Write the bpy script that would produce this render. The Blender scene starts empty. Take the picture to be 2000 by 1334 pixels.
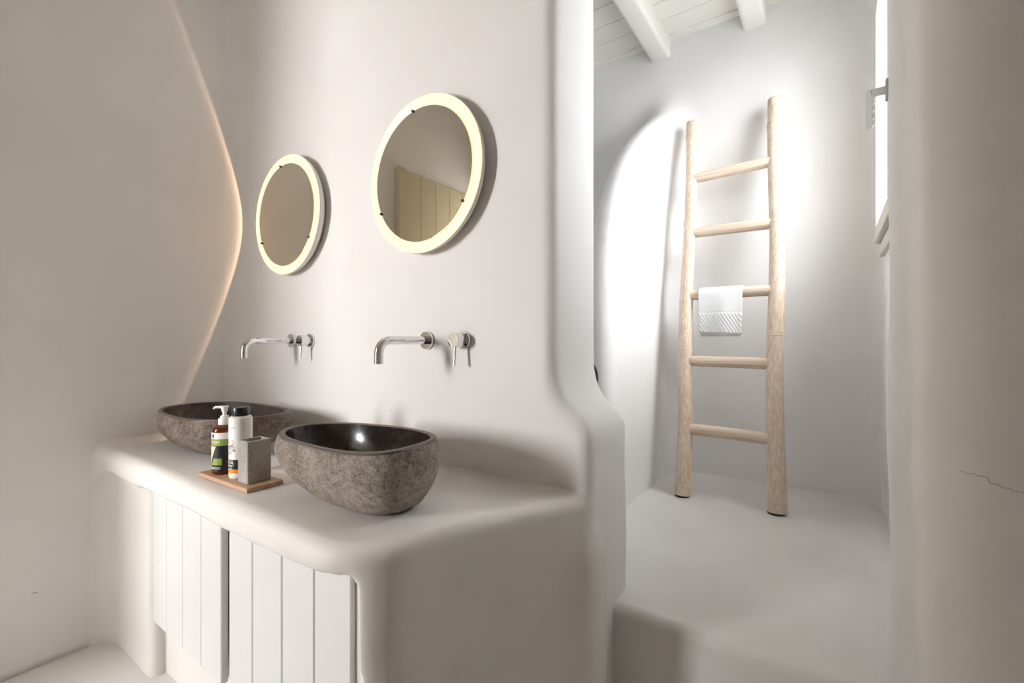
import bpy, bmesh, math, random
import numpy as np
from mathutils import Vector, Matrix

# ------------------------------------------------------------------ camera, world, lights
sc = bpy.context.scene
COL = sc.collection
CAM_H = 1.17
YAW = math.radians(35.0)
cd = bpy.data.cameras.new('camera'); cam = bpy.data.objects.new('camera', cd); COL.objects.link(cam)
cd.sensor_width = 36.0; cd.lens = 16.0; cd.clip_start = 0.02
cam.location = (0, 0, CAM_H); cam.rotation_euler = (math.pi / 2, 0, YAW)
sc.camera = cam

w = bpy.data.worlds.new('sky'); sc.world = w; w.use_nodes = True
w.node_tree.nodes['Background'].inputs[0].default_value = (0.86, 0.93, 1.0, 1)
w.node_tree.nodes['Background'].inputs[1].default_value = 8.0

def area_light(name, loc, rot, sx, sy, power, color):
    ld = bpy.data.lights.new(name, 'AREA'); ld.shape = 'RECTANGLE'; ld.size = sx; ld.size_y = sy
    ld.energy = power; ld.color = color
    o = bpy.data.objects.new(name, ld); COL.objects.link(o); o.location = loc; o.rotation_euler = rot
    return o
# daylight arriving through the shower window (faces -X) and through the lobby window behind the camera (faces +Y)
lw = area_light('shower_window_daylight', (0.90, 2.10, 2.70), Vector((-0.82, 0.12, -0.55)).to_track_quat('-Z', 'Y').to_euler(), 1.3, 1.3, 56, (0.95, 0.98, 1.0))
lw.data.spread = math.radians(150)
area_light('lobby_window_daylight', (-2.42, -1.99, 1.47), (math.radians(90), 0, 0), 0.38, 0.92, 100, (1.0, 0.985, 0.98))
area_light('lobby_side_fill', (-1.17, -1.42, 1.60), (0, math.radians(90), 0), 1.2, 0.6, 17, (1.0, 0.95, 0.90))  # unseen fill light added to soften the shade in the room

vs = sc.view_settings
vs.view_transform = 'Standard'; vs.look = 'None'; vs.gamma = 1.0; vs.exposure = 0.36; vs.use_curve_mapping = False
sc.cycles.max_bounces = 8; sc.cycles.diffuse_bounces = 6; sc.cycles.glossy_bounces = 3
sc.cycles.use_adaptive_sampling = True; sc.cycles.adaptive_threshold = 0.04; sc.cycles.adaptive_min_samples = 32; sc.cycles.use_light_tree = False
sc.cycles.use_denoising = True
sc.cycles.sample_clamp_indirect = 8.0
sc.cycles.caustics_reflective = False; sc.cycles.caustics_refractive = False

rnd = random.Random(7)

# ------------------------------------------------------------------ materials
def new_mat(name):
    m = bpy.data.materials.new(name); m.use_nodes = True
    nt = m.node_tree; b = nt.nodes['Principled BSDF']
    return m, nt, b

def mat_plain(name, col, rough=0.5, metal=0.0, spec=0.5, coat=0.0):
    m, nt, b = new_mat(name)
    b.inputs['Base Color'].default_value = (*col, 1); b.inputs['Roughness'].default_value = rough
    b.inputs['Metallic'].default_value = metal; b.inputs['Specular IOR Level'].default_value = spec
    b.inputs['Coat Weight'].default_value = coat
    return m

def N(nt, t, **kw):
    n = nt.nodes.new(t)
    for k, v in kw.items(): setattr(n, k, v)
    return n

def mat_plaster(name, c1, c2, rough=0.6, bump=0.25, spec=0.3, stain=0.0):
    """hand trowelled lime plaster: faint cloudy tone, brushed fine relief"""
    m, nt, b = new_mat(name); L = nt.links
    tc = N(nt, 'ShaderNodeTexCoord')
    n1 = N(nt, 'ShaderNodeTexNoise'); n1.inputs['Scale'].default_value = 2.2; n1.inputs['Detail'].default_value = 2
    n1.inputs['Roughness'].default_value = 0.6
    L.new(tc.outputs['Object'], n1.inputs['Vector'])
    cr = N(nt, 'ShaderNodeValToRGB'); cr.color_ramp.elements[0].position = 0.32; cr.color_ramp.elements[1].position = 0.68
    cr.color_ramp.elements[0].color = (*c1, 1); cr.color_ramp.elements[1].color = (*c2, 1)
    L.new(n1.outputs['Fac'], cr.inputs['Fac'])
    L.new(cr.outputs['Color'], b.inputs['Base Color'])
    mp = N(nt, 'ShaderNodeMapping'); mp.inputs['Scale'].default_value = (1.0, 1.0, 0.35)
    L.new(tc.outputs['Object'], mp.inputs['Vector'])
    n2 = N(nt, 'ShaderNodeTexNoise'); n2.inputs['Scale'].default_value = 38; n2.inputs['Detail'].default_value = 2
    L.new(mp.outputs['Vector'], n2.inputs['Vector'])
    n3 = N(nt, 'ShaderNodeTexNoise'); n3.inputs['Scale'].default_value = 7; n3.inputs['Detail'].default_value = 0
    L.new(tc.outputs['Object'], n3.inputs['Vector'])
    b2 = N(nt, 'ShaderNodeBump'); b2.inputs['Strength'].default_value = bump; b2.inputs['Distance'].default_value = 0.012
    L.new(n3.outputs['Fac'], b2.inputs['Height'])
    b1 = N(nt, 'ShaderNodeBump'); b1.inputs['Strength'].default_value = bump * 0.8; b1.inputs['Distance'].default_value = 0.0022
    L.new(n2.outputs['Fac'], b1.inputs['Height']); L.new(b2.outputs['Normal'], b1.inputs['Normal'])
    L.new(b1.outputs['Normal'], b.inputs['Normal'])
    b.inputs['Roughness'].default_value = rough; b.inputs['Specular IOR Level'].default_value = spec
    return m

M = {}
M['wall'] = mat_plaster('white_plaster', (0.735, 0.718, 0.705), (0.765, 0.75, 0.74), 0.62, 0.16)
M['wall_left'] = M['wall']
M['wall_rear'] = mat_plaster('taupe_plaster', (0.50, 0.45, 0.40), (0.55, 0.50, 0.45), 0.65, 0.16)
M['counter'] = mat_plaster('cream_plaster', (0.715, 0.69, 0.665), (0.755, 0.735, 0.715), 0.5, 0.35)
M['floor'] = mat_plaster('pale_cement', (0.66, 0.645, 0.615), (0.72, 0.705, 0.68), 0.32, 0.10, 0.4)
M['paint'] = mat_plain('white_paint', (0.68, 0.68, 0.685), 0.38)
M['paint_edge'] = mat_plain('worn_white_paint', (0.66, 0.64, 0.60), 0.5)
M['ceiling'] = mat_plain('cream_board_paint', (0.80, 0.775, 0.72), 0.5)
M['beam'] = mat_plain('cream_beam_paint', (0.80, 0.77, 0.72), 0.5)
M['door'] = mat_plain('sage_cream_paint', (0.55, 0.50, 0.37), 0.45)
M['chrome'] = mat_plain('chrome', (0.76, 0.76, 0.775), 0.05, 1.0)
M['nickel'] = mat_plain('grey_handle_coating', (0.30, 0.29, 0.275), 0.35)
M['frame'] = mat_plain('putty_window_paint', (0.58, 0.55, 0.49), 0.45)
M['clip'] = mat_plain('dark_steel', (0.10, 0.09, 0.08), 0.35, 0.8)
M['mirror'] = mat_plain('mirror_glass', (0.84, 0.78, 0.67), 0.015, 1.0)
M['black_plastic'] = mat_plain('black_plastic', (0.012, 0.012, 0.013), 0.3)
M['white_plastic'] = mat_plain('white_plastic', (0.85, 0.85, 0.84), 0.35)
M['cream_plastic'] = mat_plain('milky_plastic', (0.80, 0.76, 0.71), 0.28)
M['label_white'] = mat_plain('label_white', (0.86, 0.86, 0.84), 0.45)
M['label_black'] = mat_plain('label_black', (0.012, 0.013, 0.015), 0.4)
M['label_green'] = mat_plain('label_green', (0.26, 0.34, 0.065), 0.45)
M['label_pale'] = mat_plain('label_pale_green', (0.58, 0.66, 0.36), 0.45)
M['label_orange'] = mat_plain('label_orange', (0.90, 0.28, 0.01), 0.45)
M['ink_blue'] = mat_plain('ink_blue', (0.02, 0.03, 0.10), 0.5)
M['ink_orange'] = mat_plain('ink_orange', (0.85, 0.25, 0.05), 0.5)
M['rubber'] = mat_plain('black_rubber', (0.008, 0.008, 0.009), 0.45)

def mat_amber():
    m, nt, b = new_mat('amber_plastic')
    b.inputs['Base Color'].default_value = (0.10, 0.022, 0.006, 1); b.inputs['Roughness'].default_value = 0.12
    b.inputs['Subsurface Weight'].default_value = 0.0
    return m
M['amber'] = mat_amber()

def mat_lamp(name, col, strength):
    m, nt, b = new_mat(name)
    b.inputs['Base Color'].default_value = (0.22, 0.20, 0.18, 1); b.inputs['Roughness'].default_value = 0.35
    b.inputs['Emission Color'].default_value = (*col, 1); b.inputs['Emission Strength'].default_value = strength
    return m
M['lamp'] = mat_lamp('lit_opal_glass', (1.0, 0.74, 0.46), 1.0)
M['housing'] = mat_plain('cream_enamel', (0.78, 0.74, 0.68), 0.4)

def mat_glass():
    m = bpy.data.materials.new('window_glass'); m.use_nodes = True; nt = m.node_tree; nt.nodes.clear()
    out = N(nt, 'ShaderNodeOutputMaterial'); mix = N(nt, 'ShaderNodeMixShader')
    t = N(nt, 'ShaderNodeBsdfTransparent'); g = N(nt, 'ShaderNodeBsdfGlossy'); g.inputs['Roughness'].default_value = 0.02
    mix.inputs[0].default_value = 0.05
    nt.links.new(t.outputs[0], mix.inputs[1]); nt.links.new(g.outputs[0], mix.inputs[2]); nt.links.new(mix.outputs[0], out.inputs[0])
    return m
M['glass'] = mat_glass()

def mat_stone(name, dark, mid, light, rough, scale, bump, bd=0.004, spec=0.5):
    m, nt, b = new_mat(name); L = nt.links
    tc = N(nt, 'ShaderNodeTexCoord')
    n1 = N(nt, 'ShaderNodeTexNoise'); n1.inputs['Scale'].default_value = scale; n1.inputs['Detail'].default_value = 8
    n1.inputs['Roughness'].default_value = 0.75
    L.new(tc.outputs['Object'], n1.inputs['Vector'])
    n0 = N(nt, 'ShaderNodeTexNoise'); n0.inputs['Scale'].default_value = 9; n0.inputs['Detail'].default_value = 4
    L.new(tc.outputs['Object'], n0.inputs['Vector'])
    cr = N(nt, 'ShaderNodeValToRGB'); e = cr.color_ramp.elements
    e[0].position = 0.42; e[0].color = (*dark, 1); e[1].position = 0.59; e[1].color = (*light, 1)
    x = e.new(0.5); x.color = (*mid, 1)
    mx = N(nt, 'ShaderNodeMath', operation='MULTIPLY_ADD'); mx.inputs[1].default_value = 0.22
    L.new(n0.outputs['Fac'], mx.inputs[0])
    md = N(nt, 'ShaderNodeMath', operation='MULTIPLY_ADD'); md.inputs[1].default_value = 0.40
    L.new(n1.outputs['Fac'], md.inputs[0]); L.new(md.outputs[0], mx.inputs[2])
    L.new(mx.outputs[0], cr.inputs['Fac']); L.new(cr.outputs['Color'], b.inputs['Base Color'])
    v = N(nt, 'ShaderNodeTexNoise'); v.inputs['Scale'].default_value = scale * 5; v.inputs['Detail'].default_value = 3; v.inputs['Roughness'].default_value = 0.7
    L.new(tc.outputs['Object'], v.inputs['Vector'])
    mv = N(nt, 'ShaderNodeMath', operation='MULTIPLY'); mv.inputs[1].default_value = 0.38; L.new(v.outputs['Fac'], mv.inputs[0]); L.new(mv.outputs[0], md.inputs[2])
    ad = N(nt, 'ShaderNodeMath', operation='ADD'); L.new(v.outputs['Fac'], ad.inputs[0]); L.new(n1.outputs['Fac'], ad.inputs[1])
    bp = N(nt, 'ShaderNodeBump'); bp.inputs['Strength'].default_value = bump; bp.inputs['Distance'].default_value = bd
    L.new(ad.outputs[0], bp.inputs['Height']); L.new(bp.outputs['Normal'], b.inputs['Normal'])
    b.inputs['Roughness'].default_value = rough; b.inputs['Specular IOR Level'].default_value = spec
    return m
M['stone'] = mat_stone('rough_river_stone', (0.125, 0.096, 0.076), (0.36, 0.297, 0.243), (0.58, 0.51, 0.445), 0.62, 62, 1.0, 0.006)
M['stone_left'] = mat_stone('rough_brown_river_stone', (0.062, 0.042, 0.033), (0.20, 0.148, 0.118), (0.38, 0.305, 0.258), 0.6, 60, 1.0, 0.006)
M['stone_in'] = mat_stone('polished_dark_stone', (0.017, 0.012, 0.0105), (0.024, 0.017, 0.0145), (0.034, 0.025, 0.021), 0.16, 30, 0.06, 0.002)
M['stone_in_left'] = mat_stone('dull_dark_stone', (0.022, 0.016, 0.013), (0.042, 0.030, 0.024), (0.075, 0.056, 0.047), 0.5, 36, 0.2, 0.002)
M['stone_rim'] = mat_stone('honed_stone_rim', (0.08, 0.062, 0.055), (0.11, 0.09, 0.08), (0.15, 0.125, 0.112), 0.5, 60, 0.15, 0.001)
M['tumbler'] = mat_stone('grey_speckled_resin', (0.20, 0.182, 0.158), (0.36, 0.338, 0.305), (0.54, 0.52, 0.485), 0.75, 210, 0.6, 0.0008)

def mat_wood(name, c1, c2, c3, axis='Z', rough=0.55, scale=30, stretch=0.04, bump=0.3):
    m, nt, b = new_mat(name); L = nt.links
    tc = N(nt, 'ShaderNodeTexCoord'); mp = N(nt, 'ShaderNodeMapping')
    s = [1, 1, 1]; s['XYZ'.index(axis)] = stretch; mp.inputs['Scale'].default_value = s
    L.new(tc.outputs['Object'], mp.inputs['Vector'])
    n = N(nt, 'ShaderNodeTexNoise'); n.inputs['Scale'].default_value = scale; n.inputs['Detail'].default_value = 7
    n.inputs['Roughness'].default_value = 0.65; n.inputs['Distortion'].default_value = 0.3
    L.new(mp.outputs['Vector'], n.inputs['Vector'])
    cr = N(nt, 'ShaderNodeValToRGB'); e = cr.color_ramp.elements
    e[0].position = 0.3; e[0].color = (*c1, 1); e[1].position = 0.7; e[1].color = (*c3, 1)
    x = e.new(0.5); x.color = (*c2, 1)
    L.new(n.outputs['Fac'], cr.inputs['Fac']); L.new(cr.outputs['Color'], b.inputs['Base Color'])
    bp = N(nt, 'ShaderNodeBump'); bp.inputs['Strength'].default_value = bump; bp.inputs['Distance'].default_value = 0.001
    L.new(n.outputs['Fac'], bp.inputs['Height']); L.new(bp.outputs['Normal'], b.inputs['Normal'])
    b.inputs['Roughness'].default_value = rough
    return m
M['bamboo'] = mat_wood('whitewashed_bamboo', (0.44, 0.30, 0.20), (0.62, 0.495, 0.385), (0.72, 0.635, 0.545), 'Z', 0.5, 150, 0.012)
M['bamboo_rung'] = mat_wood('whitewashed_bamboo_rung', (0.44, 0.30, 0.20), (0.62, 0.495, 0.385), (0.72, 0.635, 0.545), 'X', 0.5, 150, 0.015)
M['bamboo_node'] = mat_plain('pale_bamboo_node', (0.60, 0.47, 0.37), 0.6)
M['tray'] = mat_wood('bamboo_tray_wood', (0.40, 0.235, 0.14), (0.52, 0.335, 0.21), (0.61, 0.42, 0.285), 'X', 0.45, 45, 0.06)

def mat_towel():
    m, nt, b = new_mat('white_terry'); L = nt.links
    tc = N(nt, 'ShaderNodeTexCoord'); n = N(nt, 'ShaderNodeTexNoise'); n.inputs['Scale'].default_value = 420
    L.new(tc.outputs['Object'], n.inputs['Vector'])
    bp = N(nt, 'ShaderNodeBump'); bp.inputs['Strength'].default_value = 0.5; bp.inputs['Distance'].default_value = 0.002
    L.new(n.outputs['Fac'], bp.inputs['Height']); L.new(bp.outputs['Normal'], b.inputs['Normal'])
    b.inputs['Base Color'].default_value = (0.74, 0.74, 0.745, 1); b.inputs['Roughness'].default_value = 0.95
    b.inputs['Specular IOR Level'].default_value = 0.1
    return m
M['towel'] = mat_towel()

# ------------------------------------------------------------------ object helpers
def tag(o, label=None, cat=None, group=None, kind=None):
    if label: o['label'] = label
    if cat: o['category'] = cat
    if group: o['group'] = group
    if kind: o['kind'] = kind
    return o

def link(name, me, mat, parent=None, smooth=True):
    o = bpy.data.objects.new(name, me); COL.objects.link(o)
    if mat is not None and not me.materials: me.materials.append(mat)
    if parent is not None: o.parent = parent
    if smooth:
        me.polygons.foreach_set('use_smooth', np.ones(len(me.polygons), dtype=bool))
    return o

def mesh_from(name, verts, faces):
    me = bpy.data.meshes.new(name)
    me.from_pydata([tuple(map(float, v)) for v in verts], [], faces); me.update()
    return me

def empty(name, loc=(0, 0, 0), rz=0.0):
    o = bpy.data.objects.new(name, None); COL.objects.link(o); o.location = loc; o.rotation_euler = (0, 0, rz)
    o.empty_display_size = 0.05
    return o

def box_bm(bm, x0, x1, y0, y1, z0, z1, bevel=0.0, seg=2):
    r = bmesh.ops.create_cube(bm, size=1.0)
    vs_ = r['verts']
    for v in vs_:
        v.co = Vector(((x0 + x1) / 2 + v.co.x * (x1 - x0), (y0 + y1) / 2 + v.co.y * (y1 - y0), (z0 + z1) / 2 + v.co.z * (z1 - z0)))
    if bevel > 0:
        es = list({e for v in vs_ for e in v.link_edges})
        bmesh.ops.bevel(bm, geom=es, offset=bevel, segments=seg, affect='EDGES', profile=0.5)

def box(name, dims, mat, parent=None, bevel=0.0, seg=2, smooth=False):
    bm = bmesh.new(); box_bm(bm, *dims, bevel=bevel, seg=seg)
    me = bpy.data.meshes.new(name); bm.to_mesh(me); bm.free()
    return link(name, me, mat, parent, smooth)

def boxes(name, dlist, mat, parent=None, bevel=0.0):
    bm = bmesh.new()
    for d in dlist: box_bm(bm, *d, bevel=bevel)
    me = bpy.data.meshes.new(name); bm.to_mesh(me); bm.free()
    return link(name, me, mat, parent, False)

def lathe(name, prof, mat, parent=None, seg=48, axis='Z', a0=0.0, a1=None, close=True):
    """prof: (radius, height) list; axis Z up, or '-Y' (height grows toward -Y, off the wall)"""
    full = a1 is None
    a1_ = a0 + 2 * math.pi if full else a1
    n = seg if full else seg + 1
    V = []; F = []
    for (r, h) in prof:
        for i in range(n):
            a = a0 + (a1_ - a0) * i / seg
            c, s = r * math.cos(a), r * math.sin(a)
            V.append((c, s, h) if axis == 'Z' else (c, -h, s))
    for j in range(len(prof) - 1):
        for i in range(seg):
            i2 = (i + 1) % n if full else i + 1
            q = [j * n + i, j * n + i2, (j + 1) * n + i2, (j + 1) * n + i]
            F.append(q)
    me = mesh_from(name, V, F)
    bm = bmesh.new(); bm.from_mesh(me)
    bmesh.ops.remove_doubles(bm, verts=bm.verts, dist=1e-6)
    bmesh.ops.recalc_face_normals(bm, faces=bm.faces)
    bm.to_mesh(me); bm.free()
    return link(name, me, mat, parent)

def sharp(o, deg=35):
    """split shading at hard edges"""
    me = o.data
    bm = bmesh.new(); bm.from_mesh(me)
    for e in bm.edges:
        if len(e.link_faces) == 2 and e.calc_face_angle(0) > math.radians(deg): e.smooth = False
    bm.to_mesh(me); bm.free()
    return o

def tube(name, pts, radii, mat, parent=None, seg=20, caps=True):
    pts = [Vector(p) for p in pts]
    V = []; F = []
    up = Vector((0.13, 0.31, 0.94))
    t0 = (pts[1] - pts[0]).normalized()
    nrm = (up - t0 * up.dot(t0)).normalized()
    for i, p in enumerate(pts):
        a = pts[max(i - 1, 0)]; b = pts[min(i + 1, len(pts) - 1)]
        t = (b - a).normalized()
        nrm = (nrm - t * nrm.dot(t)).normalized(); bi = t.cross(nrm)
        r = radii[i] if hasattr(radii, '__len__') else radii
        for k in range(seg):
            an = 2 * math.pi * k / seg
            V.append(p + (nrm * math.cos(an) + bi * math.sin(an)) * r)
    for i in range(len(pts) - 1):
        for k in range(seg):
            k2 = (k + 1) % seg
            F.append([i * seg + k, i * seg + k2, (i + 1) * seg + k2, (i + 1) * seg + k])
    if caps:
        F.append(list(range(seg))[::-1]); F.append([(len(pts) - 1) * seg + k for k in range(seg)])
    return sharp(link(name, mesh_from(name, V, F), mat, parent), 50)

# ------------------------------------------------------------------ signed distance modelling for the soft plaster masses
def smin(a, b, k):
    h = np.clip(0.5 + 0.5 * (b - a) / k, 0, 1)
    return b + (a - b) * h - k * h * (1 - h)
def smax(a, b, k): return -smin(-a, -b, k)

def d_box2(u, v, u0, u1, v0, v1, r=0.0):
    a = np.abs(u - (u0 + u1) / 2) - (u1 - u0) / 2 + r; b = np.abs(v - (v0 + v1) / 2) - (v1 - v0) / 2 + r
    return np.sqrt(np.maximum(a, 0) ** 2 + np.maximum(b, 0) ** 2) + np.minimum(np.maximum(a, b), 0) - r

def d_poly(u, v, P):
    u, v = np.broadcast_arrays(np.asarray(u, float), np.asarray(v, float))
    d = np.full(u.shape, 1e9); s = np.ones(u.shape)
    n = len(P)
    for i in range(n):
        ax, ay = P[i]; bx, by = P[i - 1]
        ex, ey = bx - ax, by - ay; wx, wy = u - ax, v - ay
        t = np.clip((wx * ex + wy * ey) / (ex * ex + ey * ey), 0, 1)
        d = np.minimum(d, (wx - ex * t) ** 2 + (wy - ey * t) ** 2)
        c1 = v >= ay; c2 = v < by; c3 = ex * wy > ey * wx
        s = np.where((c1 & c2 & c3) | (~c1 & ~c2 & ~c3), -s, s)
    return s * np.sqrt(d)

def d_ext(d2, h, r):
    a = d2 + r; b = h + r
    return np.sqrt(np.maximum(a, 0) ** 2 + np.maximum(b, 0) ** 2) + np.minimum(np.maximum(a, b), 0) - r

def wob(x, y, z, amp, f=1.0, ph=0.0):
    return amp * (np.sin(f * (5.1 * x + 3.3 * z) + ph) * np.cos(f * (4.3 * z - 2.7 * y) + 1.3 + ph)
                  + 0.6 * np.sin(f * (9.7 * z + 4.1 * x - 3.0 * y) + 2.1 * ph) + 0.4 * np.sin(f * (13.0 * x - 11.0 * z + 9.0 * y) + ph))

def sdf_mesh(name, f, lo, hi, h, mat, parent=None, keep=None):
    """surface nets on the field f, then a Newton step onto the surface"""
    lo = np.array(lo, float); n = np.ceil((np.array(hi) - lo) / h).astype(int) + 1
    ax = [lo[i] + h * np.arange(n[i]) for i in range(3)]
    G = np.broadcast_to(f(ax[0][:, None, None], ax[1][None, :, None], ax[2][None, None, :]), tuple(n)).astype(np.float64)
    inside = G < 0
    c = np.zeros(tuple(n - 1), dtype=np.int8)
    offs = [(i, j, k) for i in (0, 1) for j in (0, 1) for k in (0, 1)]
    def sl(A, o): return A[o[0]:A.shape[0] - 1 + o[0], o[1]:A.shape[1] - 1 + o[1], o[2]:A.shape[2] - 1 + o[2]]
    for o in offs: c += sl(inside, o)
    act = (c > 0) & (c < 8)
    idx = np.argwhere(act)
    ids = -np.ones(act.shape, dtype=np.int64); ids[act] = np.arange(len(idx))
    S = np.zeros((len(idx), 3)); W = np.zeros(len(idx))
    for o in offs:
        for a in range(3):
            if o[a]: continue
            o2 = list(o); o2[a] = 1
            g0 = G[idx[:, 0] + o[0], idx[:, 1] + o[1], idx[:, 2] + o[2]]
            g1 = G[idx[:, 0] + o2[0], idx[:, 1] + o2[1], idx[:, 2] + o2[2]]
            cr = (g0 < 0) != (g1 < 0)
            t = np.where(cr, g0 / np.where(cr, g0 - g1, 1), 0)
            p = np.tile(np.array(o, float), (len(idx), 1)); p[:, a] += t
            S += p * cr[:, None]; W += cr
    V = lo + h * (idx + S / W[:, None])
    F = []
    for a in range(3):
        b_, c_ = (a + 1) % 3, (a + 2) % 3
        s0 = [slice(None)] * 3; s1 = [slice(None)] * 3
        s0[a] = slice(0, -1); s1[a] = slice(1, None)
        A = inside[tuple(s0)]; B = inside[tuple(s1)]
        E = np.argwhere(A != B)
        ok = (E[:, b_] > 0) & (E[:, c_] > 0) & (E[:, b_] < n[b_] - 1) & (E[:, c_] < n[c_] - 1)
        E = E[ok]; fl = A[E[:, 0], E[:, 1], E[:, 2]]
        def cell(db, dc):
            q = E.copy(); q[:, b_] += db; q[:, c_] += dc
            return ids[q[:, 0], q[:, 1], q[:, 2]]
        Q = np.stack([cell(-1, -1), cell(0, -1), cell(0, 0), cell(-1, 0)], 1)
        Q[~fl] = Q[~fl][:, ::-1]
        F.append(Q)
    F = np.concatenate(F)
    for _ in range(2):
        e = 1e-3; x, y, z = V.T
        g = f(x, y, z)
        gr = np.stack([(f(x + e, y, z) - f(x - e, y, z)), (f(x, y + e, z) - f(x, y - e, z)), (f(x, y, z + e) - f(x, y, z - e))], 1) / (2 * e)
        st = (g / np.maximum((gr ** 2).sum(1), 0.2))[:, None] * gr
        V = V - np.clip(st, -0.5 * h, 0.5 * h)
    if keep is not None:
        k = keep(V)[F].any(1); F = F[k]
        used = np.unique(F); mp = -np.ones(len(V), dtype=np.int64); mp[used] = np.arange(len(used))
        V = V[used]; F = mp[F]
    me = bpy.data.meshes.new(name)
    me.vertices.add(len(V)); me.vertices.foreach_set('co', V.astype(np.float32).ravel())
    me.loops.add(F.size); me.loops.foreach_set('vertex_index', F.astype(np.int32).ravel())
    me.polygons.add(len(F)); me.polygons.foreach_set('loop_start', (np.arange(len(F)) * 4).astype(np.int32))
    me.update(calc_edges=True); me.validate()
    return link(name, me, mat, parent)

# ------------------------------------------------------------------ key dimensions (metres; X along the basin wall, Y into it)
YW = 1.10          # face of the basin wall
YWB = 1.392        # its back, on the shower side
XL = -2.33         # left wall
YB = -0.85         # wall behind the camera
ZC = 3.01          # ceiling
ZT = 0.755         # counter top
ZP = 0.40          # raised shower floor
YS = 2.82          # shower back wall
XSR = 0.195        # shower right wall

def struct(o): return tag(o, kind='structure')

# ------------------------------------------------------------------ room shell
fl = box('floor', (-3.0, 1.6, -2.1, 1.30, -0.12, 0.0), M['floor']); struct(fl)

def wl(x, y, z): return (x - XL) - wob(y, z, x, 0.0025, 1.0, 0.5)

# left wall: gently uneven sheet of plaster with thickness
def left_wall():
    ny, nz = 90, 110
    ys = np.linspace(-0.86, 1.25, ny); zs = np.linspace(0, ZC + 0.02, nz)
    V = []; F = []
    for y in ys:
        for z in zs:
            V.append((XL + float(wob(y, z, XL, 0.0025, 1.0, 0.5)), y, z))
    for i in range(ny - 1):
        for j in range(nz - 1):
            F.append([i * nz + j, (i + 1) * nz + j, (i + 1) * nz + j + 1, i * nz + j + 1])
    me = mesh_from('wall_left', V, F)
    o = link('wall_left', me, M['wall_left'])
    md = o.modifiers.new('thickness', 'SOLIDIFY'); md.thickness = 0.2; md.offset = -1
    return struct(o)
left_wall()

# basin wall with the thicker low shoulder at its free end
def f_basin_core(x, y, z):
    up = d_box2(x, z, -3.0, -0.632, -0.5, 3.6, 0.0)
    low = d_box2(x, z, -3.0, -0.530, -0.5, 0.945, 0.05)
    e = smin(up, low, 0.17)
    d = d_ext(e, np.abs(y - (YW + YWB) / 2) - (YWB - YW) / 2, 0.034)
    return d + wob(x, y, z, 0.0016, 1.2)
def f_basin_wall(x, y, z):
    d = f_basin_core(x, y, z)
    return smin(d, wl(x, y, z) + 0.004, 0.17)
struct(sdf_mesh('wall_basin', f_basin_wall, (-2.34, 0.86, -0.02), (-0.45, 1.42, 3.05), 0.016, M['wall'],
                keep=lambda V: (V[:, 0] > XL - 0.003) & (V[:, 1] > YW - 0.20)))

# right-hand partition with rounded end
def f_right(x, y, z):
    d2 = d_box2(x, y, 0.105, 1.7, 0.80, YWB, 0.075)
    return d2 + wob(x, y, z, 0.002, 1.1, 2.0) + 0 * z
struct(sdf_mesh('wall_right', f_right, (0.06, 0.74, -0.02), (1.0, 1.42, 3.05), 0.018, M['wall']))

# walls around the standing room and the lobby behind the camera
DX0, DX1, DZ = -2.27, -1.62, 2.20
struct(boxes('wall_rear', [(DX1, 1.1, YB - 0.1, YB, 0, ZC + 0.02), (XL - 0.2, DX0, YB - 0.1, YB, 0, ZC + 0.02), (DX0, DX1, YB - 0.1, YB, DZ, ZC + 0.02)], M['wall_rear']))
struct(box('wall_camera_side', (0.95, 1.1, YB - 0.05, 1.1, 0, ZC + 0.02), M['wall']))
LX0, LX1, LZ0, LZ1 = -2.61, -2.23, 1.0, 1.94      # lobby window
struct(boxes('wall_lobby', [(-2.75, LX0, -2.0, -1.9, 0, ZC), (LX1, -1.1, -2.0, -1.9, 0, ZC), (LX0, LX1, -2.0, -1.9, 0, LZ0), (LX0, LX1, -2.0, -1.9, LZ1, ZC),
                            (-2.85, -2.75, -2.0, -0.9, 0, ZC), (-1.2, -1.1, -2.0, -1.75, 0, ZC), (-1.2, -1.1, -1.1, -0.9, 0, ZC),
                            (-1.2, -1.1, -1.75, -1.1, 0, 1.0), (-1.2, -1.1, -1.75, -1.1, 2.2, ZC)], M['wall']))

# shower enclosure: raised floor, back wall with curved buttress, window wall
bm = bmesh.new(); box_bm(bm, -2.3, 0.5, 1.262, 3.0, -0.05, ZP)
es = [e for e in bm.edges if all(abs(v.co.z - ZP) < 1e-4 and abs(v.co.y - 1.262) < 1e-4 for v in e.verts)]
bmesh.ops.bevel(bm, geom=es, offset=0.032, segments=6, affect='EDGES', profile=0.5)
me = bpy.data.meshes.new('floor_shower'); bm.to_mesh(me); bm.free()
struct(sharp(link('floor_shower', me, M['floor']), 25))

arch = [(3.4, 0.0), (1.83, 0.0)]
for p in ((1.832, 1.25), (1.842, 1.40), (1.862, 1.52), (1.893, 1.64), (1.935, 1.75), (1.990, 1.86), (2.060, 1.97), (2.145, 2.075), (2.240, 2.17), (2.350, 2.265), (2.470, 2.355), (2.60, 2.445), (2.75, 2.54), (3.0, 2.68), (3.4, 2.90)):
    arch.append(p)
def f_shower_back(x, y, z):
    back = (YS - y)
    rt = (XSR + 0.006 - x)
    wall = smin(back, rt, 0.22)
    b = d_ext(d_poly(y, z, arch), np.abs(x + 0.842) - 0.062, 0.06)
    return smin(wall, b, 0.16) + wob(x, y, z, 0.002, 1.0, 4.0)
struct(sdf_mesh('wall_shower_back', f_shower_back, (-1.95, 1.74, 0.30), (XSR - 0.004, 2.86, 3.05), 0.02, M['wall'],
                keep=lambda V: V[:, 0] < XSR - 0.001))
WY0, WY1, WZ0, WZ1 = 1.56, 2.585, 1.60, 2.66     # window hole
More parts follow.
